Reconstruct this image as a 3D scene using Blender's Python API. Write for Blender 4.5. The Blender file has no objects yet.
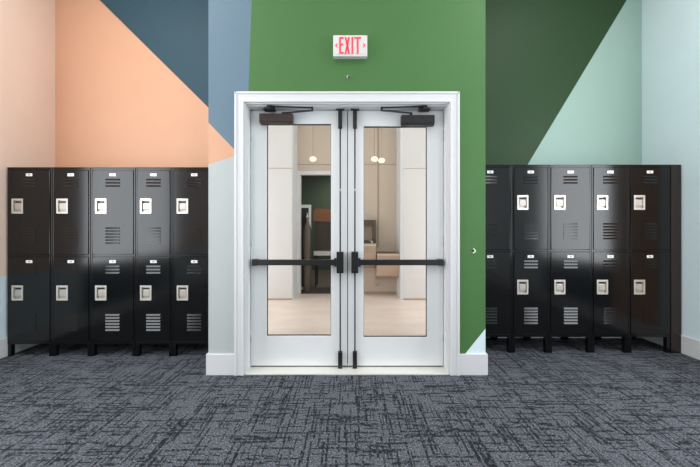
import bpy, bmesh, math, random
from mathutils import Vector, Matrix
random.seed(7)
C = bpy.context.scene.collection
SC = bpy.context.scene

# ------------------------------------------------------------------ materials
def lin(c):
    return tuple(((v/255)/12.92 if v/255 <= .04045 else (((v/255)+.055)/1.055)**2.4) for v in c) + (1,)

def mat(name, rgb, rough=.5, metal=0, spec=.5, bump=0, bscale=200, var=0, emit=None, estr=0, coat=0):
    m = bpy.data.materials.new(name); m.use_nodes = True
    nt = m.node_tree; b = nt.nodes['Principled BSDF']
    b.inputs['Base Color'].default_value = lin(rgb)
    b.inputs['Roughness'].default_value = rough
    b.inputs['Metallic'].default_value = metal
    b.inputs['Specular IOR Level'].default_value = spec
    b.inputs['Coat Weight'].default_value = coat
    if emit:
        b.inputs['Emission Color'].default_value = lin(emit)
        b.inputs['Emission Strength'].default_value = estr
    if bump or var:
        tc = nt.nodes.new('ShaderNodeTexCoord')
        n = nt.nodes.new('ShaderNodeTexNoise'); n.inputs['Scale'].default_value = bscale
        n.inputs['Detail'].default_value = 3
        nt.links.new(tc.outputs['Object'], n.inputs['Vector'])
        if bump:
            bp = nt.nodes.new('ShaderNodeBump'); bp.inputs['Strength'].default_value = bump
            bp.inputs['Distance'].default_value = .002
            nt.links.new(n.outputs['Fac'], bp.inputs['Height']); nt.links.new(bp.outputs['Normal'], b.inputs['Normal'])
        if var:
            n2 = nt.nodes.new('ShaderNodeTexNoise'); n2.inputs['Scale'].default_value = 3
            nt.links.new(tc.outputs['Object'], n2.inputs['Vector'])
            mr = nt.nodes.new('ShaderNodeMapRange'); mr.inputs['To Min'].default_value = 1-var; mr.inputs['To Max'].default_value = 1+var
            nt.links.new(n2.outputs['Fac'], mr.inputs['Value'])
            mx = nt.nodes.new('ShaderNodeVectorMath'); mx.operation = 'SCALE'
            mx.inputs[0].default_value = lin(rgb)[:3]
            nt.links.new(mr.outputs['Result'], mx.inputs['Scale']); nt.links.new(mx.outputs['Vector'], b.inputs['Base Color'])
    return m

def paint(name, rgb, rough=.55):
    return mat(name, rgb, rough, spec=.28, bump=.12, bscale=260, var=.03)

M = dict(
    peach=paint('peach_paint', (214,166,136)), pink=paint('pale_peach_paint', (243,216,199)), slate=paint('slate_paint', (50,79,92)),
    blue=paint('dusty_blue_paint', (102,125,141)), green=paint('leaf_green_paint', (74,116,66)),
    forest=paint('forest_green_paint', (38,64,36)), mint=paint('mint_paint', (150,177,168)),
    sky=paint('pale_blue_paint', (220,238,243)), grey=paint('light_grey_paint', (184,190,189)),
    ceil=paint('ceiling_white', (236,236,234), .6), rear=paint('rear_grey_paint', (96,98,100), .5),
    trim=mat('white_trim', (218,219,221), .36), door=mat('door_white', (226,229,230), .33),
    black=mat('black_hardware', (24,25,26), .38), bronze=mat('bronze_cover', (58,48,44), .42, metal=.3),
    steel=mat('brushed_steel', (190,188,182), .35, metal=1), nickel=mat('nickel_plate', (212,208,200), .34, metal=.5),
    cup=mat('recess_metal', (186,178,168), .42, metal=.4), slot=mat('slot_dark', (16,16,16), .6),
    plate=mat('number_plate_white', (232,232,230), .4), platemark=mat('number_plate_mark', (150,140,142), .5),
    rubber=mat('rubber_seal', (60,60,60), .7), alu=mat('threshold_metal', (222,220,212), .45, metal=.2),
    tan=paint('tan_hall_paint', (206,190,174), .5), cream=paint('cream_hall_paint', (216,213,212), .5),
    seam=mat('seam_strip', (172,152,132), .6), darkgreen=paint('dark_room_green', (74,88,72), .6),
    darkbrown=mat('dark_room_floor', (84,70,60), .6), wood=mat('brown_wood', (150,96,62), .5, var=.15),
    signwhite=mat('sign_housing', (216,215,213), .35), globe=mat('lamp_globe', (255,214,186), .4, emit=(255,206,170), estr=1.6),
    signred=mat('exit_red', (232,66,84), .45, emit=(236,70,88), estr=.25),
    fount=mat('fountain_steel', (188,166,148), .35, metal=.4), fdark=mat('fountain_dark', (98,88,80), .4, metal=.4),
    whiteframe=mat('frame_white', (232,234,232), .4), pic=mat('picture_dark', (70,60,52), .3), putty=mat('putty_white', (228,232,224), .7),
)
# locker enamel
def locker_mat():
    m = mat('black_enamel', (13,14,15), .16, spec=.37, bump=.012, bscale=30)
    return m
M['enamel'] = locker_mat()
M['enamel_brown'] = mat('brown_black_enamel', (40,28,24), .25, spec=.45, bump=.04, bscale=60)
M['enamel_in'] = mat('black_enamel_edge', (14,15,15), .4)

def glass_mat():
    m = bpy.data.materials.new('clear_glass'); m.use_nodes = True
    nt = m.node_tree; nt.nodes.clear()
    o = nt.nodes.new('ShaderNodeOutputMaterial'); mix = nt.nodes.new('ShaderNodeMixShader')
    t = nt.nodes.new('ShaderNodeBsdfTransparent'); g = nt.nodes.new('ShaderNodeBsdfGlossy')
    f = nt.nodes.new('ShaderNodeFresnel'); f.inputs['IOR'].default_value = 1.5
    t.inputs['Color'].default_value = (.95,.97,.96,1); g.inputs['Roughness'].default_value = 0
    nt.links.new(f.outputs['Fac'], mix.inputs['Fac']); nt.links.new(t.outputs['BSDF'], mix.inputs[1])
    nt.links.new(g.outputs['BSDF'], mix.inputs[2]); nt.links.new(mix.outputs['Shader'], o.inputs['Surface'])
    return m
M['glass'] = glass_mat()

def carpet_mat():
    m = bpy.data.materials.new('carpet_weave'); m.use_nodes = True
    nt = m.node_tree; N = nt.nodes; L = nt.links; b = N['Principled BSDF']
    b.inputs['Roughness'].default_value = .95; b.inputs['Specular IOR Level'].default_value = .15
    tc = N.new('ShaderNodeTexCoord')
    def math_(op, a, bb=None, c=None):
        n = N.new('ShaderNodeMath'); n.operation = op
        for i, v in enumerate((a, bb, c)):
            if v is None: continue
            if isinstance(v, (int, float)): n.inputs[i].default_value = v
            else: L.new(v, n.inputs[i])
        return n.outputs[0]
    # wobble so that strokes are not ruler straight
    nz = N.new('ShaderNodeTexNoise'); nz.inputs['Scale'].default_value = 90; nz.inputs['Detail'].default_value = 2
    L.new(tc.outputs['Object'], nz.inputs['Vector'])
    sc = N.new('ShaderNodeVectorMath'); sc.operation = 'MULTIPLY_ADD'
    sc.inputs[1].default_value = (.010,.010,0); 
    L.new(nz.outputs['Color'], sc.inputs[0]); L.new(tc.outputs['Object'], sc.inputs[2])
    sx = N.new('ShaderNodeSeparateXYZ'); L.new(sc.outputs[0], sx.inputs[0])
    X, Y = sx.outputs[0], sx.outputs[1]
    def strokes(along, across, length, width, thr, seed):
        row = math_('FLOOR', math_('DIVIDE', across, width))
        wn = N.new('ShaderNodeTexWhiteNoise'); wn.noise_dimensions = '1D'
        L.new(math_('ADD', row, seed), wn.inputs['W'])
        col = math_('FLOOR', math_('ADD', math_('DIVIDE', along, length), math_('MULTIPLY', wn.outputs['Value'], 17)))
        w2 = N.new('ShaderNodeTexWhiteNoise'); w2.noise_dimensions = '2D'
        cb = N.new('ShaderNodeCombineXYZ'); L.new(math_('ADD', col, seed*3.1), cb.inputs[0]); L.new(row, cb.inputs[1])
        L.new(cb.outputs[0], w2.inputs['Vector'])
        return math_('LESS_THAN', w2.outputs['Value'], thr)
    s = None
    for args in ((Y, X, .24, .0115, .10, 3.0), (Y, X, .11, .007, .10, 11.0), (X, Y, .20, .0135, .10, 5.0), (X, Y, .09, .009, .12, 23.0), (X, Y, .26, .0145, .035, 41.0), (Y, X, .28, .0115, .035, 57.0)):
        v = strokes(*args)
        s = v if s is None else math_('MAXIMUM', s, v)
    # yarn fleck
    fl = N.new('ShaderNodeTexNoise'); fl.inputs['Scale'].default_value = 95; fl.inputs['Detail'].default_value = 5; fl.inputs['Roughness'].default_value = .85
    L.new(tc.outputs['Object'], fl.inputs['Vector'])
    cr = N.new('ShaderNodeValToRGB'); L.new(fl.outputs['Fac'], cr.inputs['Fac'])
    e = cr.color_ramp.elements
    e[0].position = .34; e[0].color = lin((26,29,34)); e[1].position = .68; e[1].color = lin((160,162,168))
    k = cr.color_ramp.elements.new(.5); k.color = lin((77,81,89))
    lo = N.new('ShaderNodeTexNoise'); lo.inputs['Scale'].default_value = 2.2; L.new(tc.outputs['Object'], lo.inputs['Vector'])
    dk = N.new('ShaderNodeMix'); dk.data_type = 'RGBA'
    br = N.new('ShaderNodeTexNoise'); br.inputs['Scale'].default_value = 38; br.inputs['Detail'].default_value = 2; L.new(tc.outputs['Object'], br.inputs['Vector'])
    mr = N.new('ShaderNodeMapRange'); mr.inputs['From Min'].default_value = .42; mr.inputs['From Max'].default_value = .50; mr.inputs['To Min'].default_value = .38; mr.inputs['To Max'].default_value = .92
    L.new(br.outputs['Fac'], mr.inputs['Value'])
    L.new(math_('MULTIPLY', s, mr.outputs['Result']), dk.inputs['Factor']); L.new(cr.outputs['Color'], dk.inputs['A']); dk.inputs['B'].default_value = lin((24,27,33))
    L.new(dk.outputs['Result'], b.inputs['Base Color'])
    bp = N.new('ShaderNodeBump'); bp.inputs['Strength'].default_value = .5; bp.inputs['Distance'].default_value = .004
    L.new(fl.outputs['Fac'], bp.inputs['Height']); L.new(bp.outputs['Normal'], b.inputs['Normal'])
    return m
M['carpet'] = carpet_mat()

def hall_floor_mat():
    m = bpy.data.materials.new('hall_floor_finish'); m.use_nodes = True
    nt = m.node_tree; N = nt.nodes; L = nt.links; b = N['Principled BSDF']
    b.inputs['Roughness'].default_value = .35
    tc = N.new('ShaderNodeTexCoord'); n = N.new('ShaderNodeTexNoise'); n.inputs['Scale'].default_value = 2.3; n.inputs['Detail'].default_value = 5
    mp = N.new('ShaderNodeMapping'); mp.inputs['Scale'].default_value = (.6,2.2,1)
    L.new(tc.outputs['Object'], mp.inputs['Vector']); L.new(mp.outputs['Vector'], n.inputs['Vector'])
    cr = N.new('ShaderNodeValToRGB'); L.new(n.outputs['Fac'], cr.inputs['Fac'])
    cr.color_ramp.elements[0].position = .3; cr.color_ramp.elements[0].color = lin((220,200,188))
    cr.color_ramp.elements[1].position = .7; cr.color_ramp.elements[1].color = lin((230,216,206))
    L.new(cr.outputs['Color'], b.inputs['Base Color'])
    return m
M['hallfloor'] = hall_floor_mat()

# ------------------------------------------------------------------ mesh helpers
def new(): return bmesh.new()

def box(bm, x0, x1, y0, y1, z0, z1, bev=0, mi=0):
    vs = [bm.verts.new((x,y,z)) for x in (x0,x1) for y in (y0,y1) for z in (z0,z1)]
    fs = [(0,1,3,2),(4,6,7,5),(0,4,5,1),(2,3,7,6),(0,2,6,4),(1,5,7,3)]
    faces = [bm.faces.new([vs[i] for i in f]) for f in fs]
    for f in faces: f.material_index = mi
    if bev:
        edges = list({e for f in faces for e in f.edges})
        r = bmesh.ops.bevel(bm, geom=edges, offset=bev, segments=2, affect='EDGES', profile=.6)
        for f in r['faces']: f.material_index = mi
    return faces

def bar(bm, p, q, w, h, bev=0):
    """a box of section w x h laid from p to q"""
    p, q = Vector(p), Vector(q); d = q-p; n = d.length
    t = new(); box(t, -w/2, w/2, 0, n, -h/2, h/2, bev)
    rot = d.to_track_quat('Y', 'Z').to_matrix().to_4x4()
    t.transform(Matrix.Translation(p) @ rot)
    me = bpy.data.meshes.new('tmp'); t.to_mesh(me); t.free(); bm.from_mesh(me); bpy.data.meshes.remove(me)

def tube(bm, p, q, r, seg=14, r2=None):
    p, q = Vector(p), Vector(q); d = q-p
    rot = d.to_track_quat('Z', 'Y').to_matrix().to_4x4()
    bmesh.ops.create_cone(bm, cap_ends=True, segments=seg, radius1=r, radius2=r if r2 is None else r2, depth=d.length,
                          matrix=Matrix.Translation((p+q)/2) @ rot)

def lathe(bm, prof, loc=(0,0,0), seg=20):
    rings = []
    for r, z in prof:
        rings.append([bm.verts.new((loc[0]+r*math.cos(2*math.pi*i/seg), loc[1]+r*math.sin(2*math.pi*i/seg), loc[2]+z)) for i in range(seg)])
    for a, b in zip(rings, rings[1:]):
        for i in range(seg):
            bm.faces.new((a[i], a[(i+1)%seg], b[(i+1)%seg], b[i]))
    bm.faces.new(rings[0]); bm.faces.new(rings[-1])

def prism(bm, pts, y0, y1, mi=0):
    """polygon in XZ extruded along Y"""
    a = [bm.verts.new((x,y0,z)) for x,z in pts]; b = [bm.verts.new((x,y1,z)) for x,z in pts]
    fs = [bm.faces.new(a), bm.faces.new(b[::-1])]
    for i in range(len(pts)):
        j = (i+1) % len(pts); fs.append(bm.faces.new((a[j],a[i],b[i],b[j])))
    for f in fs: f.material_index = mi

def prism_x(bm, pts, x0, x1, mi=0):
    """polygon in YZ extruded along X"""
    a = [bm.verts.new((x0,y,z)) for y,z in pts]; b = [bm.verts.new((x1,y,z)) for y,z in pts]
    fs = [bm.faces.new(a), bm.faces.new(b[::-1])]
    for i in range(len(pts)):
        j = (i+1) % len(pts); fs.append(bm.faces.new((a[j],a[i],b[i],b[j])))
    for f in fs: f.material_index = mi

def panel_with_hole(bm, X, Z, HX, HZ, y0, y1, bev_out=.003, bev_in=0):
    """slab in XZ from X[0]..X[1], Z[0]..Z[1] with one rectangular hole, front at y0"""
    xs = [X[0],HX[0],HX[1],X[1]]; zs = [Z[0],HZ[0],HZ[1],Z[1]]
    g = [[bm.verts.new((x,y0,z)) for z in zs] for x in xs]; k = [[bm.verts.new((x,y1,z)) for z in zs] for x in xs]
    for i in range(3):
        for j in range(3):
            if i == 1 and j == 1: continue
            bm.faces.new((g[i][j],g[i+1][j],g[i+1][j+1],g[i][j+1])); bm.faces.new((k[i][j],k[i][j+1],k[i+1][j+1],k[i+1][j]))
    for i in range(3):
        bm.faces.new((g[i][0],k[i][0],k[i+1][0],g[i+1][0])); bm.faces.new((g[i][3],g[i+1][3],k[i+1][3],k[i][3]))
        bm.faces.new((g[0][i],g[0][i+1],k[0][i+1],k[0][i])); bm.faces.new((g[3][i],k[3][i],k[3][i+1],g[3][i+1]))
    bm.faces.new((g[1][1],g[2][1],k[2][1],k[1][1])); bm.faces.new((g[1][2],k[1][2],k[2][2],g[2][2]))
    bm.faces.new((g[1][1],k[1][1],k[1][2],g[1][2])); bm.faces.new((g[2][1],g[2][2],k[2][2],k[2][1]))
    def e(a, b): return bm.edges.get((a, b))
    outer = [e(g[i][j], g[i+1][j]) for i in range(3) for j in (0,3)] + [e(g[i][j], g[i][j+1]) for i in (0,3) for j in range(3)]
    inner = [e(g[1][1],g[2][1]), e(g[1][2],g[2][2]), e(g[1][1],g[1][2]), e(g[2][1],g[2][2])]
    if bev_out: bmesh.ops.bevel(bm, geom=[x for x in outer if x], offset=bev_out, segments=2, affect='EDGES', profile=.6)
    if bev_in:
        inner = [x for x in inner if x and x.is_valid]
        bmesh.ops.bevel(bm, geom=inner, offset=bev_in, segments=2, affect='EDGES', profile=.6)

def obj(name, bm, m, parent=None, smooth=False):
    bmesh.ops.recalc_face_normals(bm, faces=bm.faces)
    me = bpy.data.meshes.new(name); bm.to_mesh(me); bm.free()
    for x in (m if isinstance(m, (list, tuple)) else [m]): me.materials.append(x)
    o = bpy.data.objects.new(name, me); C.objects.link(o)
    if parent: o.parent = parent
    if smooth:
        for p in me.polygons: p.use_smooth = True
    return o

def tag(o, label=None, cat=None, group=None, kind=None):
    if label: o['label'] = label
    if cat: o['category'] = cat
    if group: o['group'] = group
    if kind: o['kind'] = kind
    return o

def thing(name, label, cat, loc=(0,0,0), group=None, kind=None):
    o = bpy.data.objects.new(name, None); C.objects.link(o); o.location = loc; o.empty_display_size = .1
    return tag(o, label, cat, group, kind)

# ------------------------------------------------------------------ dimensions (metres; camera stands at x 0, y 0)
XL, XR = -3.556, 3.520          # side walls
YB = 3.62                      # back of the locker alcoves
YP = 2.715                     # face of the projecting door wall
PL, PR = -1.281, 1.226         # its two sides
YD = 2.838                     # face of the door leaves
YR = -3.2                      # rear wall of the room
H = 4.6
JL, JR, JT = -.945, .890, 2.447   # door frame opening

# ------------------------------------------------------------------ room shell
bm = new(); box(bm, XL-.1, XR+.1, YR-.1, YB+.1, -.1, 0)
tag(obj('floor', bm, M['carpet']), 'dark blue grey patterned carpet floor', 'floor', kind='structure')
bm = new(); box(bm, XL-.1, XR+.1, YR-.1, YB+.1, H, H+.1)
tag(obj('ceiling', bm, M['ceil']), 'white ceiling above the room', 'ceiling', kind='structure')

# left alcove back wall: peach with a slate corner.  line through (-3.017,4.074) (-1.726,2.795)
def zl(x): return 2.795 + (x+1.726)*(4.074-2.795)/(-3.017+1.726)
bm = new(); T = YB+.1; xb = PL+.1
xt = -1.726 + (H-2.795)/((4.074-2.795)/(-3.017+1.726))
prism(bm, [(XL,.835),(xb,.835),(xb,zl(xb)),(XL,zl(XL))], YB, T, 0)
prism(bm, [(XL,zl(XL)),(xb,zl(xb)),(xb,H),(XL,H)], YB, T, 1)
prism(bm, [(XL,0),(xb,0),(xb,.835),(XL,.835)], YB, T, 2)
tag(obj('wall_alcove_left', bm, [M['peach'],M['slate'],M['sky']]), 'peach and slate painted wall above the left lockers', 'wall', kind='structure')
# right alcove back wall: forest green / mint.  line px (626.8,0) (528.2,163.7)
def wx(px): return (px-350)/300*YB
def wz(py): return 1.335+(227-py)/300*YB
a = (wx(626.8), wz(0)); b_ = (wx(528.2), wz(163.7))
k = (a[0]-b_[0])/(a[1]-b_[1])
top = a[0]+(H-a[1])*k; bot = b_[0]-b_[1]*k; xa = PR-.1
zc = b_[1]-(b_[0]-xa)/k
bm = new()
prism(bm, [(xa,zc),(top,H),(xa,H)], YB, T, 0)
prism(bm, [(xa,0),(XR,0),(XR,H),(top,H),(xa,zc)], YB, T, 1)
tag(obj('wall_alcove_right', bm, [M['forest'],M['mint']]), 'dark green and mint painted wall above the right lockers', 'wall', kind='structure')

# side walls, each with a window opening
WL = (.15, 2.20, .80, 3.25); WR = (.85, 2.32, .80, 3.25)
bm = new()
y0, y1, z0, z1 = WL
x0, x1 = XL-.1, XL
def lw(ya, yb):
    box(bm, x0, x1, ya, yb, 0, .835, mi=1); box(bm, x0, x1, ya, yb, .835, H, mi=0)
lw(y1, YB); lw(YR, y0)
box(bm, x0, x1, y0, y1, 0, z0, mi=2); box(bm, x0, x1, y0, y1, z1, H, mi=0)
tag(obj('wall_left', bm, [M['pink'],M['sky'],M['slate']]), 'peach side wall with a pale blue lower band', 'wall', kind='structure')
bm = new()
y0, y1, z0, z1 = WR
x0, x1 = XR, XR+.1
box(bm, x0, x1, y1+.62, YB, 0, H, mi=0)
box(bm, x0, x1, y1, y1+.62, 0, H, mi=1)  # peach stretch added out of view so the end locker reflects brown
box(bm, x0, x1, YR, y0, 0, H, mi=0)
box(bm, x0, x1, y0, y1, 0, z0, mi=2); box(bm, x0, x1, y0, y1, z1, H, mi=0)
tag(obj('wall_right', bm, [M['sky'],M['peach'],M['slate']]), 'pale blue side wall beside the right lockers', 'wall', kind='structure')
bm = new(); box(bm, XL-.1, XR+.1, YR-.1, YR, 0, H)
tag(obj('wall_rear', bm, M['rear']), 'grey wall behind the camera', 'wall', kind='structure')

# window frames
def window(n, x, W, sgn):
    y0, y1, z0, z1 = W
    bm = new(); a, b = sorted((x+sgn*.01, x-sgn*.05))
    for (ya,yb,za,zb) in ((y0-.06,y0+.03,z0-.06,z1+.06),(y1-.03,y1+.06,z0-.06,z1+.06),(y0,y1,z0-.06,z0+.03),(y0,y1,z1-.03,z1+.06)):
        box(bm, a, b, ya, yb, za, zb, .004)
    tag(obj('window_%d' % n, bm, M['trim']), 'white framed daylight window in the %s side wall' % ('left' if n == 1 else 'right'), 'window', kind='structure')
window(1, XL, WL, 1); window(2, XR, WR, -1)
WB = ((-3.42,-2.48,.25,3.4), (2.46,3.40,.25,3.4))  # unseen rear frames, added to carry frontal fill light
for n, (x0, x1, z0, z1) in enumerate(WB):
    bm = new()
    for a in ((x0-.06,x0+.03,z0-.06,z1+.06),(x1-.03,x1+.06,z0-.06,z1+.06),(x0,x1,z0-.06,z0+.03),(x0,x1,z1-.03,z1+.06)):
        box(bm, a[0], a[1], YR, YR+.05, a[2], a[3], .004)
    tag(obj('window_%d' % (n+3), bm, M['trim']), 'tall white framed window at the %s end of the rear wall' % ('right','left')[n == 0], 'window', kind='structure')

# projecting door wall
gx1 = -.890+(4.6-3.39)*(.029/.833)
def gx(z): return -.919+(z-2.557)*(.029/.833)
bm = new(); y0, y1 = YP, YP+.2
OL, OR, OT = JL-.02, JR+.02, JT+.02
def z1_(x): return 2.285+(x+1.285)*(2.044-2.285)/(-1.053+1.285)     # blue over peach
def z2_(x): return 1.901+(x+1.285)*(1.977-1.901)/(-1.053+1.285)     # peach over grey
xk = PL+.281; zk = z1_(xk)
prism(bm, [(PL,0),(OL,0),(OL,zk),(xk,zk),(PL,z2_(PL))], y0, y1, 0)
prism(bm, [(PL,z2_(PL)),(xk,zk),(PL,z1_(PL))], y0, y1, 1)
prism(bm, [(PL,z1_(PL)),(xk,zk),(OL,zk),(OL,OT),(gx(OT),OT),(gx(H),H),(PL,H)], y0, y1, 2)
prism(bm, [(gx(OT),OT),(OR,OT),(OR,H),(gx(H),H)], y0, y1, 3)
zs0 = .190-(1.045-OR)*(.416-.190)/(1.228-1.045); zs1 = .416
prism(bm, [(OR,zs0),(PR,zs1),(PR,H),(OR,H)], y0, y1, 3)
prism(bm, [(OR,0),(PR,0),(PR,zs1),(OR,zs0)], y0, y1, 4)
box(bm, PL, PL+.1, y1, YB+.1, 0, H, mi=0); box(bm, PR-.1, PR, y1, YB+.1, 0, H, mi=3)
tag(obj('wall_front', bm, [M['grey'],M['peach'],M['blue'],M['green'],M['sky']]), 'green wall around the white double doors with blue, peach and grey shapes', 'wall', kind='structure')

# ------------------------------------------------------------------ trim
def base_profile(bm, x0, x1, y_face, h=.19, t=.016):
    box(bm, x0, x1, y_face-t, y_face, 0, h, .004)
CL, CR = -1.037, .984
bm = new(); base_profile(bm, PL-.016, CL, YP); box(bm, PL-.016, PL, YP-.004, YB, 0, .19, .003)
tag(obj('baseboard_front_left', bm, M['trim']), 'white baseboard left of the double doors', 'baseboard', kind='structure')
bm = new(); base_profile(bm, CR, PR+.016, YP); box(bm, PR, PR+.016, YP-.004, YB, 0, .19, .003)
tag(obj('baseboard_front_right', bm, M['trim']), 'white baseboard right of the double doors', 'baseboard', kind='structure')
bm = new(); box(bm, XL, XL+.016, YR, YB, 0, .19, .004)
tag(obj('baseboard_left', bm, M['trim']), 'white baseboard along the left side wall', 'baseboard', kind='structure')
bm = new(); box(bm, XR-.016, XR, YR, YB, 0, .19, .004)
tag(obj('baseboard_right', bm, M['trim']), 'white baseboard along the right side wall', 'baseboard', kind='structure')
bm = new(); box(bm, XL+.016, PL-.016, YB-.016, YB, 0, .19, .004); box(bm, PR+.016, XR-.016, YB-.016, YB, 0, .19, .004)
tag(obj('baseboard_back', bm, M['trim']), 'white baseboard behind the lockers', 'baseboard', kind='structure')

# door casing
bm = new()
ci, co, ct = JL-.012, CL, 2.552
ri, ro = JR+.012, CR
box(bm, co, ci, YP-.020, YP, 0, JT+.012, .003); box(bm, ri, ro, YP-.020, YP, 0, JT+.012, .003); box(bm, co, ro, YP-.020, YP, JT+.012, ct, .003)
# raised back band and inner bead
box(bm, co-.001, co+.020, YP-.027, YP-.001, 0, ct, .004); box(bm, ro-.020, ro+.001, YP-.027, YP-.001, 0, ct, .004); box(bm, co, ro, YP-.027, YP-.001, ct-.020, ct, .004)
box(bm, ci-.018, ci+.002, YP-.026, YP-.001, 0, JT+.012, .005); box(bm, ri-.002, ri+.018, YP-.026, YP-.001, 0, JT+.012, .005); box(bm, ci-.018, ri+.018, YP-.026, YP-.001, JT+.010, JT+.032, .005)
tag(obj('trim_1', bm, M['trim']), 'white moulded casing around the double doors', 'door casing', kind='structure')
# jambs, head and stops
bm = new()
box(bm, JL-.02, JL, YP-.004, YP+.2, 0, JT, .002); box(bm, JR, JR+.02, YP-.004, YP+.2, 0, JT, .002); box(bm, JL-.02, JR+.02, YP-.004, YP+.2, JT, JT+.02, .002)
box(bm, JL, JL+.016, YD+.048, YD+.075, 0, JT); box(bm, JR-.016, JR, YD+.048, YD+.075, 0, JT); box(bm, JL, JR, YD+.048, YD+.075, JT-.016, JT)
# raised step of the frame in front of the leaves
box(bm, JL-.001, JL+.006, YP+.03, YD-.006, 0, JT, .002); box(bm, JR-.006, JR+.001, YP+.03, YD-.006, 0, JT, .002); box(bm, JL, JR, YP+.03, YD-.006, JT-.008, JT+.001, .002)
tag(obj('trim_2', bm, M['trim']), 'white jambs and head of the double door frame', 'door frame', kind='structure')
bm = new(); box(bm, JL, JR, YP-.012, YP+.2, 0, .012, .003)
tag(obj('trim_3', bm, M['alu']), 'pale threshold strip under the double doors', 'threshold', kind='structure')

# ------------------------------------------------------------------ double doors
def door_leaf(n, X, HX, HZ, side, rodx, barx, brx, clx, cly, glabel):
    """side -1: hinged at the left jamb, +1: hinged at the right jamb"""
    d = bpy.data.objects.new('door_%d' % n, None); C.objects.link(d); d.location = ((X[0]+X[1])/2, YD, 0); d.empty_display_size = .1
    tag(d, glabel, 'door', kind='structure')
    ox = d.location.x
    def q(x): return x-ox
    bm = new(); panel_with_hole(bm, (q(X[0]),q(X[1])), (.023,2.437), (q(HX[0]),q(HX[1])), HZ, 0, .045, .003, .004)
    obj('leaf', bm, M['door'], d)
    bm = new(); e = .004
    panel_with_hole(bm, (q(HX[0]),q(HX[1])), HZ, (q(HX[0])+e,q(HX[1])-e), (HZ[0]+e,HZ[1]-e), .012, .034, 0)
    obj('glazing_bead', bm, M['rubber'], d)
    bm = new(); box(bm, q(HX[0])+e, q(HX[1])-e, .020, .026, HZ[0]+e, HZ[1]-e)
    obj('glass_pane', bm, M['glass'], d)
    bm = new(); box(bm, q(X[0])+.004, q(X[1])-.004, .004, .041, .0122, .0235); obj('door_sweep', bm, M['slot'], d)  # dark strip standing in for the shade in the gap under the leaf
    if side < 0:
        bm = new(); box(bm, q(X[1])-.012, q(X[1])+.022, .0455, .052, .02, 2.435); obj('astragal', bm, M['slot'], d)  # dark strip added behind the gap to block the bright hall
    # panic bar with end cap and centre case
    zc = 1.006
    pb = None
    bm = new(); box(bm, q(min(barx)), q(max(barx)), -.066, -.030, zc-.026, zc+.026, .005)
    box(bm, q(min(barx))+.05, q(max(barx))-.05, -.032, -.001, zc-.018, zc+.018)
    pb = obj('panic_bar', bm, M['black'], d)
    bm = new(); ex = q(barx[0]); a, b = sorted((ex-side*.004*-1, ex-side*.045))
    box(bm, a, b, -.070, -.0005, zc-.030, zc+.030, .006); obj('end_cap', bm, M['black'], pb)
    bm = new(); box(bm, q(brx[0]), q(brx[1]), -.074, -.0005, zc-.098, zc+.098, .004)
    mid = q(brx[0]) if side < 0 else q(brx[1])
    a, b = sorted((mid+side*.022, mid)); box(bm, a, b, -.070, -.002, zc-.038, zc+.038, .003)
    obj('lock_case', bm, M['black'], pb)
    # vertical rods and latches
    for za, zb in ((.15, zc-.095), (zc+.095, 2.31)):
        bm = new(); tube(bm, (q(rodx),-.018,za), (q(rodx),-.018,zb), .0068); r = obj('vertical_rod', bm, M['black'], d, True)
        if za > 1:
            bm = new(); tube(bm, (q(rodx),-.018,1.672), (q(rodx),-.018,1.694), .0085); obj('coupling', bm, M['steel'], r, True)
    bm = new(); box(bm, q(rodx)-.019, q(rodx)+.019, -.042, -.0005, 2.262, 2.424, .004); obj('top_latch', bm, M['black'], d)
    bm = new(); box(bm, q(rodx)-.020, q(rodx)+.020, -.042, -.0005, .014, .165, .004); obj('bottom_latch', bm, M['black'], d)
    # closer
    cl = None; cx0, cx1 = q(clx[0]), q(clx[1]); cz0, cz1 = cly
    bm = new(); box(bm, cx0, cx1, -.062, -.0005, cz0+.014, cz1, .006); box(bm, cx0+.004, cx1-.004, -.055, -.0005, cz0, cz0+.018, .003)
    cl = obj('door_closer', bm, M['bronze'] if side < 0 else M['black'], d)
    s = -side                                             # direction from hinge to the meeting stile
    hinge_end = cx0 if side < 0 else cx1
    sp = hinge_end + s*.215; zt = 2.406
    elbow = (hinge_end + s*.495, -.085, 2.405)
    shoe = (hinge_end + s*.10, -.095, JT-.010)
    bm = new(); tube(bm, (sp,-.035,cz1-.002), (sp,-.035,zt), .012); bar(bm, (sp,-.035,zt-.006), elbow, .022, .010, .002)
    tube(bm, (elbow[0],elbow[1],zt-.006), (elbow[0],elbow[1],zt+.030), .010); obj('closer_arm', bm, M['black'], cl)
    bm = new(); bar(bm, (elbow[0],elbow[1],zt+.022), (shoe[0]+s*.01,shoe[1],shoe[2]+.002), .018, .010, .002)
    box(bm, shoe[0]-.018, shoe[0]+.018, shoe[1]-.016, shoe[1]+.016, JT-.036, JT-.002, .004)
    box(bm, shoe[0]-.050, shoe[0]+.050, shoe[1]-.020, shoe[1]+.060, JT-.040, JT-.034, .002)
    box(bm, shoe[0]-.050, shoe[0]+.050, shoe[1]+.02, shoe[1]+.060, JT-.036, JT-.008, .002)
    obj('closer_forearm', bm, M['black'], cl)
    # strike plate under the door head, level with the rod
    bm = new(); box(bm, q(rodx)-.040, q(rodx)+.040, -.040, .0, JT-.014, JT-.0085, .002); obj('strike_plate', bm, M['black'], d)
    # hinges on the jamb side
    for z in (.30, 1.2, 2.2):
        bm = new(); hx = q(X[0]) if side < 0 else q(X[1]); tube(bm, (hx,.004,z-.05), (hx,.004,z+.05), .006); obj('hinge', bm, M['steel'], d, True)
    return d

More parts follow.
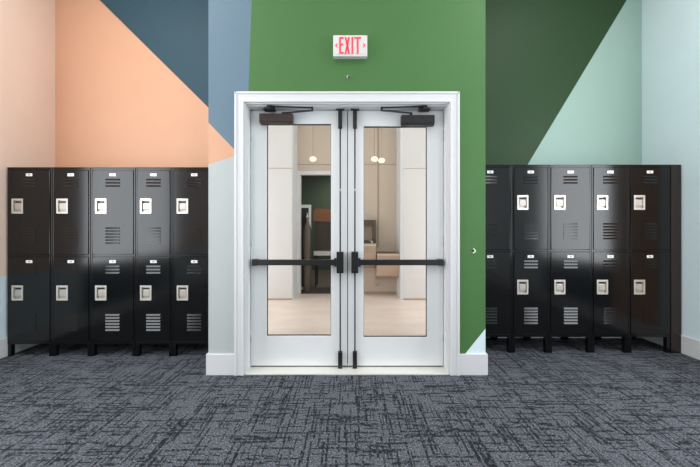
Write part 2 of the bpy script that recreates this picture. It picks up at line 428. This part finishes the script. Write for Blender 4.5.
door_leaf(1, (-.9375,-.0275), (-.788,-.180), (.303,2.311), -1, -.092, (-.903,-.10), (-.125,-.060), (-.842,-.532), (2.296,2.388),
          'left white glazed door leaf with black panic bar and brown closer')
door_leaf(2, (-.0195,.8825), (.129,.729), (.291,2.289), 1, .046, (.861,.06), (.012,.076), (.476,.786), (2.282,2.374),
          'right white glazed door leaf with black panic bar and black closer')

# ------------------------------------------------------------------ lockers
BOXH = 1.825
def louvre(bm, cx, zt, w, h=.0165, d=.0085):
    x0, x1 = cx-w/2, cx+w/2
    v = [bm.verts.new(p) for p in ((x0,0,zt),(x1,0,zt),(x0+.003,-d,zt-h),(x1-.003,-d,zt-h),(x0,0,zt-h),(x1,0,zt-h))]
    bm.faces.new((v[0],v[1],v[3],v[2])).material_index = 0
    bm.faces.new((v[0],v[2],v[4])).material_index = 0; bm.faces.new((v[1],v[5],v[3])).material_index = 0
    bm.faces.new((v[2],v[3],v[5],v[4])).material_index = 1

def make_locker(w, leg, name='locker'):
    r = bpy.data.objects.new(name, None); C.objects.link(r); r.empty_display_size = .1
    D = .42; h = w/2
    bm = new()
    box(bm, -h+.001, h-.001, .014, D, leg, leg+BOXH)
    st = .017
    box(bm, -h+.0008, -h+st, 0, .02, leg, leg+BOXH, .003); box(bm, h-st, h-.0008, 0, .02, leg, leg+BOXH, .003)
    for z0, z1 in ((0,.030),(.9015,.9235),(BOXH-.030,BOXH)):
        box(bm, -h+st-.002, h-st+.002, .001, .02, leg+z0, leg+z1, .003)
    box(bm, -h+.0008, h-.0008, -.004, .02, leg+BOXH-.012, leg+BOXH, .003)
    obj('body', bm, M['enamel'], r)
    for sx in (-1, 1):
        for y in (.004, D-.040):
            bm = new(); x0, x1 = sorted((sx*(h-.001), sx*(h-.036))); box(bm, x0, x1, y, y+.036, 0, leg, .002); obj('leg', bm, M['enamel'], r)
    for zb in (leg+.033, leg+.9265):
        dh = .8655; X = (-h+st+.003, h-st-.003)
        hx = -h+.110; hz = (.4255 if True else 0) + .072       # handle centre above the door's lower edge
        bm = new()
        panel_with_hole(bm, X, (zb,zb+dh), (hx-.045,hx+.045), (zb+hz-.062,zb+hz+.062), -.004, .013, .004)
        t = new()
        for i in range(3): louvre(t, 0, zb+dh-.098-i*.033+.012, .148)
        for i in range(6): louvre(t, 0, zb+.280-i*.031, .148)
        bmesh.ops.translate(t, vec=(0,-.0042,0), verts=t.verts)
        me = bpy.data.meshes.new('t'); t.to_mesh(me); t.free(); bm.from_mesh(me); bpy.data.meshes.remove(me)
        d = obj('door', bm, [M['enamel'],M['enamel_in']], r)
        # handle plate (ring), recessed cup, latch
        bm = new(); panel_with_hole(bm, (hx-.058,hx+.058), (zb+hz-.077,zb+hz+.077), (hx-.042,hx+.042), (zb+hz-.058,zb+hz+.058), -.0085, -.0042, .002, .001)
        hp = obj('handle_plate', bm, M['nickel'], d)
        bm = new(); box(bm, hx-.0445, hx+.0445, .010, .0135, zb+hz-.0615, zb+hz+.0615)
        box(bm, hx-.042, hx-.040, -.004, .0105, zb+hz-.058, zb+hz+.058); box(bm, hx+.040, hx+.042, -.004, .0105, zb+hz-.058, zb+hz+.058)
        obj('recess_cup', bm, M['cup'], d)
        bm = new(); box(bm, hx-.036, hx+.036, .0085, .0098, zb+hz+.034, zb+hz+.050)
        obj('slot', bm, M['slot'], d)
        bm = new(); box(bm, hx-.033, hx+.037, -.003, .0095, zb+hz-.036, zb+hz+.030, .004)
        obj('latch', bm, M['cup'], d)
        bm = new(); z = zb+dh-.046; box(bm, -.033, .033, -.0062, -.0042, z-.0145, z+.0145, .001); np_ = obj('number_plate', bm, M['plate'], d)
        bm = new()
        box(bm, -.010, .012, -.0067, -.0061, z-.006, z+.006)
        obj('plate_mark', bm, M['platemark'], d)
    return r

def copy_tree(o, parent=None):
    c = o.copy(); C.objects.link(c)
    if parent: c.parent = parent
    for ch in list(o.children): copy_tree(ch, c)
    return c

YL_, YR_ = 3.093, 3.175
def px(v, Y): return (v-350)/300*Y
lb = [7.3, 52, 90.5, 135.5, 172, 217]
rb = [468, 512, 549, 591.5, 628.5, 670.5]
labels_l = ['wide two-tier black locker at the far left, against the peach side wall',
            'narrow two-tier black locker, second from the left wall',
            'wide two-tier black locker in the middle of the left bank, third from left wall',
            'narrow two-tier black locker in the left bank, second from the grey wall corner',
            'two-tier black locker partly tucked behind the grey wall corner left of the doors']
labels_r = ['two-tier black locker half hidden behind the green wall corner right of the doors',
            'narrow two-tier black locker in the right bank, second from the green wall corner',
            'wide shiny two-tier black locker in the middle of the right bank',
            'narrow two-tier black locker in the right bank, second from the filler strip',
            'wide two-tier black locker at the far right, next to the brownish filler strip']
protos = {}
def place_lockers(b, Y, leg, labels, group):
    for i in range(5):
        x0, x1 = px(b[i],Y), px(b[i+1],Y); w = round(x1-x0, 4)
        key = (round(w,2), leg)
        if key in protos: o = copy_tree(protos[key])
        else:
            o = make_locker(round(w,4), leg); protos[key] = o
        o.location = ((x0+x1)/2, Y, 0)
        tag(o, labels[i], 'locker', group)
place_lockers(lb, YL_, .126, labels_l, 'lockers left of the doors')
place_lockers(rb, YR_, .170, labels_r, 'lockers right of the doors')
bm = new(); x0, x1 = px(671,YR_), px(681,YR_)-.018
box(bm, x0, XR-.0165, .0, .02, 0, .170+BOXH, .002); box(bm, x0, x0+.02, .018, .06, 0.0, .170+BOXH)
fp = obj('filler_panel', bm, M['enamel_brown']); fp.location = (0, YR_-.002, 0)
tag(fp, 'tall brownish black filler strip between the right lockers and the pale blue wall', 'filler panel')

# ------------------------------------------------------------------ exit sign
es = thing('exit_sign', 'white wall sign with red EXIT letters above the double doors', 'exit sign', (.002,YP,2.945))
bm = new(); box(bm, -.152, .152, -.052, 0, -.094, .094, .006)
box(bm, -.146, .146, -.055, -.050, -.074, .088, .002)
obj('housing', bm, M['signwhite'], es)
bm = new(); yf, yb = -.0575, -.0545
zt, zb = .074, -.074; t = .0165
def st(pts): prism(bm, pts, yf, yb)
def rect(x0, x1, a, b): st([(x0,a),(x1,a),(x1,b),(x0,b)])
x = -.098; w = .040
rect(x, x+t, zb, zt); rect(x+t, x+w, zt-t, zt); rect(x+t, x+w-.004, .008-t/2, .008+t/2); rect(x+t, x+w, zb, zb+t)
e_letter = bm; obj('letter', bm, M['signred'], es)
bm = new(); x = -.050; w = .048
st([(x,zt),(x+t,zt),(x+w,zb),(x+w-t,zb)]); st([(x+w-t,zt),(x+w,zt),(x+t,zb),(x,zb)])
obj('letter', bm, M['signred'], es)
bm = new(); rect(.011, .011+t, zb, zt); obj('letter', bm, M['signred'], es)
bm = new(); x = .036; w = .060; rect(x, x+w, zt-t, zt); rect(x+w/2-t/2, x+w/2+t/2, zb, zt-t); obj('letter', bm, M['signred'], es)
for s in (-1, 1):
    bm = new(); a = .136; c = .114; k = .011
    st([(s*a,0),(s*c,.022),(s*(c),.022-k*1.2),(s*(a-k*1.1),0)]); st([(s*a,0),(s*(a-k*1.1),0),(s*c,-.022+k*1.2),(s*c,-.022)])
    obj('arrow', bm, M['signred'], es)

# bolt under the sign, patched hole by the corner
hb = thing('wall_hook', 'small metal hook screwed into the green wall under the exit sign', 'hook', (-.016,YP,2.690))
bm = new(); tube(bm, (0,0,0), (0,-.005,0), .016, 18); obj('rosette', bm, M['steel'], hb, False)
bm = new(); tube(bm, (.002,-.004,0), (.004,-.026,-.004), .006, 12); tube(bm, (.004,-.024,-.004), (.012,-.030,-.014), .005, 12); obj('shank', bm, M['black'], hb)
wa = thing('wall_hole', 'chipped white patch around a dark hole in the green wall', 'hole', (1.117,YP,1.119))
bm = new()
pts = [(.018*(1+.35*math.sin(i*2.3))*math.cos(i*math.pi/8)+.003, .021*(1+.25*math.cos(i*1.7))*math.sin(i*math.pi/8)) for i in range(16)]
prism(bm, pts, -.002, 0); obj('patch', bm, M['putty'], wa)
bm = new(); tube(bm, (-.005,-.0005,.001), (-.005,-.003,.001), .0125, 16); obj('socket', bm, M['slot'], wa)

# ------------------------------------------------------------------ hall beyond the doors
HY, AY = 5.49, 5.98
bm = new(); box(bm, -3.2, 3.2, 3.72, AY+.1, -.1, 0); box(bm, PL+.1, PR-.1, YP+.2, 3.72, -.09, .001)
tag(obj('floor_hall', bm, M['hallfloor']), 'light tan floor of the hall beyond the glass', 'floor', kind='structure')
bm = new(); box(bm, -3.2, 3.2, 3.72, 6.2, 3.9, 4.0); box(bm, PL+.1, PR-.1, YP+.2, 3.72, 3.9, 4.0)
tag(obj('ceiling_hall', bm, M['ceil']), 'white ceiling of the hall beyond the glass', 'ceiling', kind='structure')
bm = new(); box(bm, -3.2, -1.06, HY, AY+.1, 0, 3.9); tag(obj('wall_hall_left', bm, M['cream']), 'cream hall wall seen through the left door', 'wall', kind='structure')
bm = new(); box(bm, .975, 3.2, HY, AY+.1, 0, 3.9); tag(obj('wall_hall_right', bm, M['cream']), 'cream hall wall seen through the right door', 'wall', kind='structure')
DL, DR, DT = -.985, .02, 2.375
bm = new(); box(bm, -1.06, DL, AY, AY+.1, 0, 3.9); box(bm, DL, DR, AY, AY+.1, DT, 3.9); box(bm, DR, .975, AY, AY+.1, 0, 3.9)
tag(obj('wall_hall_back', bm, M['tan']), 'tan hall wall behind the drinking fountain', 'wall', kind='structure')
bm = new(); box(bm, -3.3, -3.2, 3.7, HY, 0, 3.9); box(bm, 3.2, 3.3, 3.7, HY, 0, 3.9); box(bm, -3.2, PL+.1, 3.72, 3.78, 0, 3.9); box(bm, PR-.1, 3.2, 3.72, 3.78, 0, 3.9)
box(bm, PL, PR, YP+.19, YP+.21, JT+.02, 3.9)
tag(obj('wall_hall_near', bm, M['cream']), 'cream hall walls beside the double doors', 'wall', kind='structure')
bm = new(); c = .075
box(bm, DL-c, DL, AY-.018, AY, 0, DT+c, .004); box(bm, DR, DR+c, AY-.018, AY, 0, DT+c, .004); box(bm, DL, DR, AY-.018, AY, DT, DT+c, .004)
tag(obj('trim_4', bm, M['trim']), 'white casing around the dark doorway across the hall', 'door casing', kind='structure')
# panel joints of the hall walls
bm = new(); z = 2.58
box(bm, -1.06, .975, AY-.006, AY, z-.008, z+.008)
box(bm, .545, .575, AY-.008, AY, .95, 3.9)
box(bm, -3.2, -1.06, HY-.004, HY, 2.405, 2.415); box(bm, .975, 3.2, HY-.004, HY, 2.40, 2.41)
tag(obj('trim_5', bm, M['seam']), 'thin brown joint strips on the hall walls', 'trim', kind='structure')
bm = new(); box(bm, .925, .975, HY+.006, AY, 0, 3.9, .003); box(bm, -1.06, -1.045, HY+.03, AY, 0, 3.9)
tag(obj('trim_6', bm, M['trim']), 'white corner strips of the hall recess', 'trim', kind='structure')
bm = new()
box(bm, DR+c, .925, AY-.012, AY, 0, .05); box(bm, -3.2, -1.06, HY-.01, HY, 0, .03); box(bm, .975, 3.2, HY-.01, HY, 0, .03)
tag(obj('baseboard_hall', bm, M['seam']), 'low brown baseboard of the hall walls', 'baseboard', kind='structure')
# dark room across the hall
bm = new(); box(bm, -2.2, 1.6, 9.3, 9.4, 0, 3.0); box(bm, -2.3, -2.2, AY+.1, 9.4, 0, 3.0); box(bm, 1.6, 1.7, AY+.1, 9.4, 0, 3.0); box(bm, -2.3, 1.7, AY+.1, 9.4, 3.0, 3.1)
tag(obj('wall_far', bm, M['darkgreen']), 'dark green walls of the unlit room across the hall', 'wall', kind='structure')
bm = new(); box(bm, -2.2, 1.6, AY+.02, 9.3, 0, .006); tag(obj('floor_far', bm, M['darkbrown']), 'dark brown floor of the unlit room', 'floor', kind='structure')

# leaning white framed mirror, hung picture, dark cylinder
s = 6.35
mr = thing('floor_mirror', 'tall white framed mirror leaning in the dark doorway', 'mirror', (-.94,s,.006))
bm = new(); panel_with_hole(bm, (-.26,.115), (0,1.80), (-.20,.065), (.06,1.735), 0, .03, .004); obj('frame', bm, M['whiteframe'], mr)
bm = new(); box(bm, -.205, .07, .012, .024, .055, 1.74); obj('mirror_glass', bm, mat('mirror_dark', (60,64,66), .15, metal=.6), mr)
pc = thing('display_stand', 'dark display stand with a brown wooden top beside the leaning mirror', 'stand', (-.44,s+.25,.006))
bm = new(); prism(bm, [(-.36,1.46),(.46,1.42),(.46,1.58),(.40,1.70),(-.30,1.74),(-.36,1.66)], 0, .36); obj('top', bm, M['wood'], pc)
bm = new(); box(bm, -.34, .44, .03, .33, .82, 1.45, .004); obj('body', bm, M['pic'], pc)
bm = new(); box(bm, -.36, .46, .0, .36, .70, .80, .006); obj('rail', bm, M['whiteframe'], pc)
for x in (-.32, .42):
    for y in (.04, .32):
        bm = new(); bar(bm, (x,y,0), (x,y,.705), .04, .04, .003); obj('leg', bm, M['black'], pc)
cy = thing('gas_cylinder', 'dark rounded cylinder standing in front of the leaning mirror', 'cylinder', (-.875,s-.2,.006))
bm = new(); lathe(bm, [(.07,0),(.085,.02),(.085,1.22),(.072,1.32),(.035,1.40),(.026,1.46),(.026,1.52)]); obj('tank', bm, M['fdark'], cy, True)
bm = new(); lathe(bm, [(.034,1.52),(.034,1.55),(.014,1.57),(.014,1.62)], seg=14); obj('valve', bm, M['steel'], cy, True)

# drinking fountain with bottle filler
df = thing('drinking_fountain', 'two-level steel drinking fountain with bottle filler on the tan hall wall', 'drinking fountain', (.70,AY-.004,0))
bm = new(); prism_x(bm, [(-.42,.80),(-.42,.66),(-.34,.42),(-.02,.30),(0,.30),(0,.84),(-.40,.84)], -.20, .27); obj('low_basin', bm, M['fount'], df)
bm = new(); box(bm, -.17, .24, -.40, -.06, .84, .852, .004); obj('basin_rim', bm, M['fdark'], df)
bm = new(); prism_x(bm, [(-.40,.98),(-.40,.86),(-.30,.62),(0,.52),(0,1.02),(-.38,1.02)], -.66, -.215); obj('high_basin', bm, M['fount'], df)
bm = new(); panel_with_hole(bm, (-.60,-.195), (1.02,1.475), (-.54,-.26), (1.08,1.37), -.13, -.001, .006); obj('bottle_filler', bm, M['fdark'], df)
bm = new(); box(bm, -.54, -.26, -.03, -.004, 1.08, 1.37); obj('filler_back', bm, M['fount'], df)
for x in (.19, -.28):
    bm = new(); zz = .852 if x > 0 else 1.02
    tube(bm, (x,-.30,zz), (x,-.30,zz+.05), .012); tube(bm, (x,-.30,zz+.045), (x-.05,-.30,zz+.055), .010); obj('spout', bm, M['steel'], df)
bm = new(); 
for i in range(18):
    a0, a1 = 2*math.pi*i/18, 2*math.pi*(i+1)/18
    tube(bm, (-.16+.055*math.cos(a0),-.06,.235+.055*math.sin(a0)), (-.16+.055*math.cos(a1),-.06,.235+.055*math.sin(a1)), .009, 8)
tube(bm, (-.16,-.06,.28), (-.16,-.06,.42), .011); tube(bm, (-.16,-.06,.18), (-.16,0,.18), .011); obj('drain_trap', bm, M['steel'], df)

# pendant lamps
def pendant(x, y, z, label):
    t = thing('pendant_lamp', label, 'lamp', (x,y,3.9), 'pendant lamps in the hall')
    bm = new(); lathe(bm, [(.05,-.02),(.05,0)], seg=16); obj('canopy', bm, M['black'], t)
    bm = new(); tube(bm, (0,0,-.01), (0,0,z-3.9+.04), .006, 8); obj('cord', bm, M['seam'], t)
    bm = new(); lathe(bm, [(.008,.035),(.03,.03),(.05,.01),(.052,-.008),(.035,-.03),(.008,-.036)], (0,0,z-3.9), seg=18); obj('globe', bm, M['globe'], t, True)
pendant(px(313,4.6), 4.6, 1.335+68*4.6/300, 'glowing pendant lamp seen through the left door glass')
pendant(px(374.5,4.6), 4.6, 1.335+68*4.6/300, 'glowing pendant lamp seen through the right door, left one of the pair')
pendant(px(381.5,4.75), 4.75, 1.335+66.5*4.75/300, 'glowing pendant lamp seen through the right door, right one of the pair')  # second globe stands for a doubled image in the glass

# ------------------------------------------------------------------ light
def area(name, loc, rot, sx, sy, power, col):
    l = bpy.data.lights.new(name, 'AREA'); l.shape = 'RECTANGLE'; l.size = sx; l.size_y = sy; l.energy = power; l.color = col
    o = bpy.data.objects.new(name, l); C.objects.link(o); o.location = loc; o.rotation_euler = rot
    return o
R = math.radians
y0, y1, z0, z1 = WL
area('daylight_left', (XL+.0, (y0+y1)/2, (z0+z1)/2), (0,R(-90),0), z1-z0, y1-y0, 104, (.93,.97,1))
y0, y1, z0, z1 = WR
area('daylight_right', (XR-.0, (y0+y1)/2, (z0+z1)/2), (0,R(90),0), z1-z0, y1-y0, 86, (.93,.97,1))
for x0, x1, z0, z1 in WB:
    area('daylight_rear', ((x0+x1)/2, YR+.01, (z0+z1)/2), (R(90),0,0), x1-x0, z1-z0, 58, (.97,.985,1))  # fill lamps added behind the camera for frontal light
for x in (-2.2, 0, 2.2):
    for y in (-2.4, .5):
        area('ceiling_panel', (x,y,H-.02), (0,0,0), 1.2, 1.2, 13, (1,.99,.97))  # unseen fill lamps added under the ceiling to light the door wall
for sx in (-1, 1):
    area('alcove_panel', (sx*2.3,1.9,H-.02), (0,0,0), 1.2, 1.2, 36, (1,.99,.97))  # extra fill added to even out the alcove corners
    area('hall_daylight', (sx*3.15,4.55,1.35), (0,R(-90*-sx),0), 2.3, 1.5, 54, (.95,.97,1))  # side fill added to lift the hall floor and lower walls
area('hall_panel', (0,4.1,3.88), (0,0,0), 3.4, .6, 34, (1,.975,.95))  # overhead fill added to light the hall
area('far_room_panel', (0,8,2.98), (0,0,0), 1, 1, 55, (1,.95,.85))  # fill lamp added to brighten the dark room

w = bpy.data.worlds.new('World'); SC.world = w; w.use_nodes = True
bg = w.node_tree.nodes['Background']; bg.inputs['Color'].default_value = (.75,.85,1,1); bg.inputs['Strength'].default_value = 1

# ------------------------------------------------------------------ camera
cd = bpy.data.cameras.new('Camera'); cam = bpy.data.objects.new('Camera', cd); C.objects.link(cam)
cam.location = (0,0,1.335); cam.rotation_euler = (R(90),0,0)
cd.sensor_width = 36; cd.lens = 36*300/700; cd.shift_y = -6.5/700; cd.clip_start = .05
SC.camera = cam
SC.view_settings.view_transform = 'Standard'; SC.view_settings.look = 'None'
SC.view_settings.gamma = 1; SC.view_settings.exposure = 0
SC.cycles.max_bounces = 10; SC.cycles.diffuse_bounces = 5; SC.cycles.glossy_bounces = 4; SC.cycles.transparent_max_bounces = 12
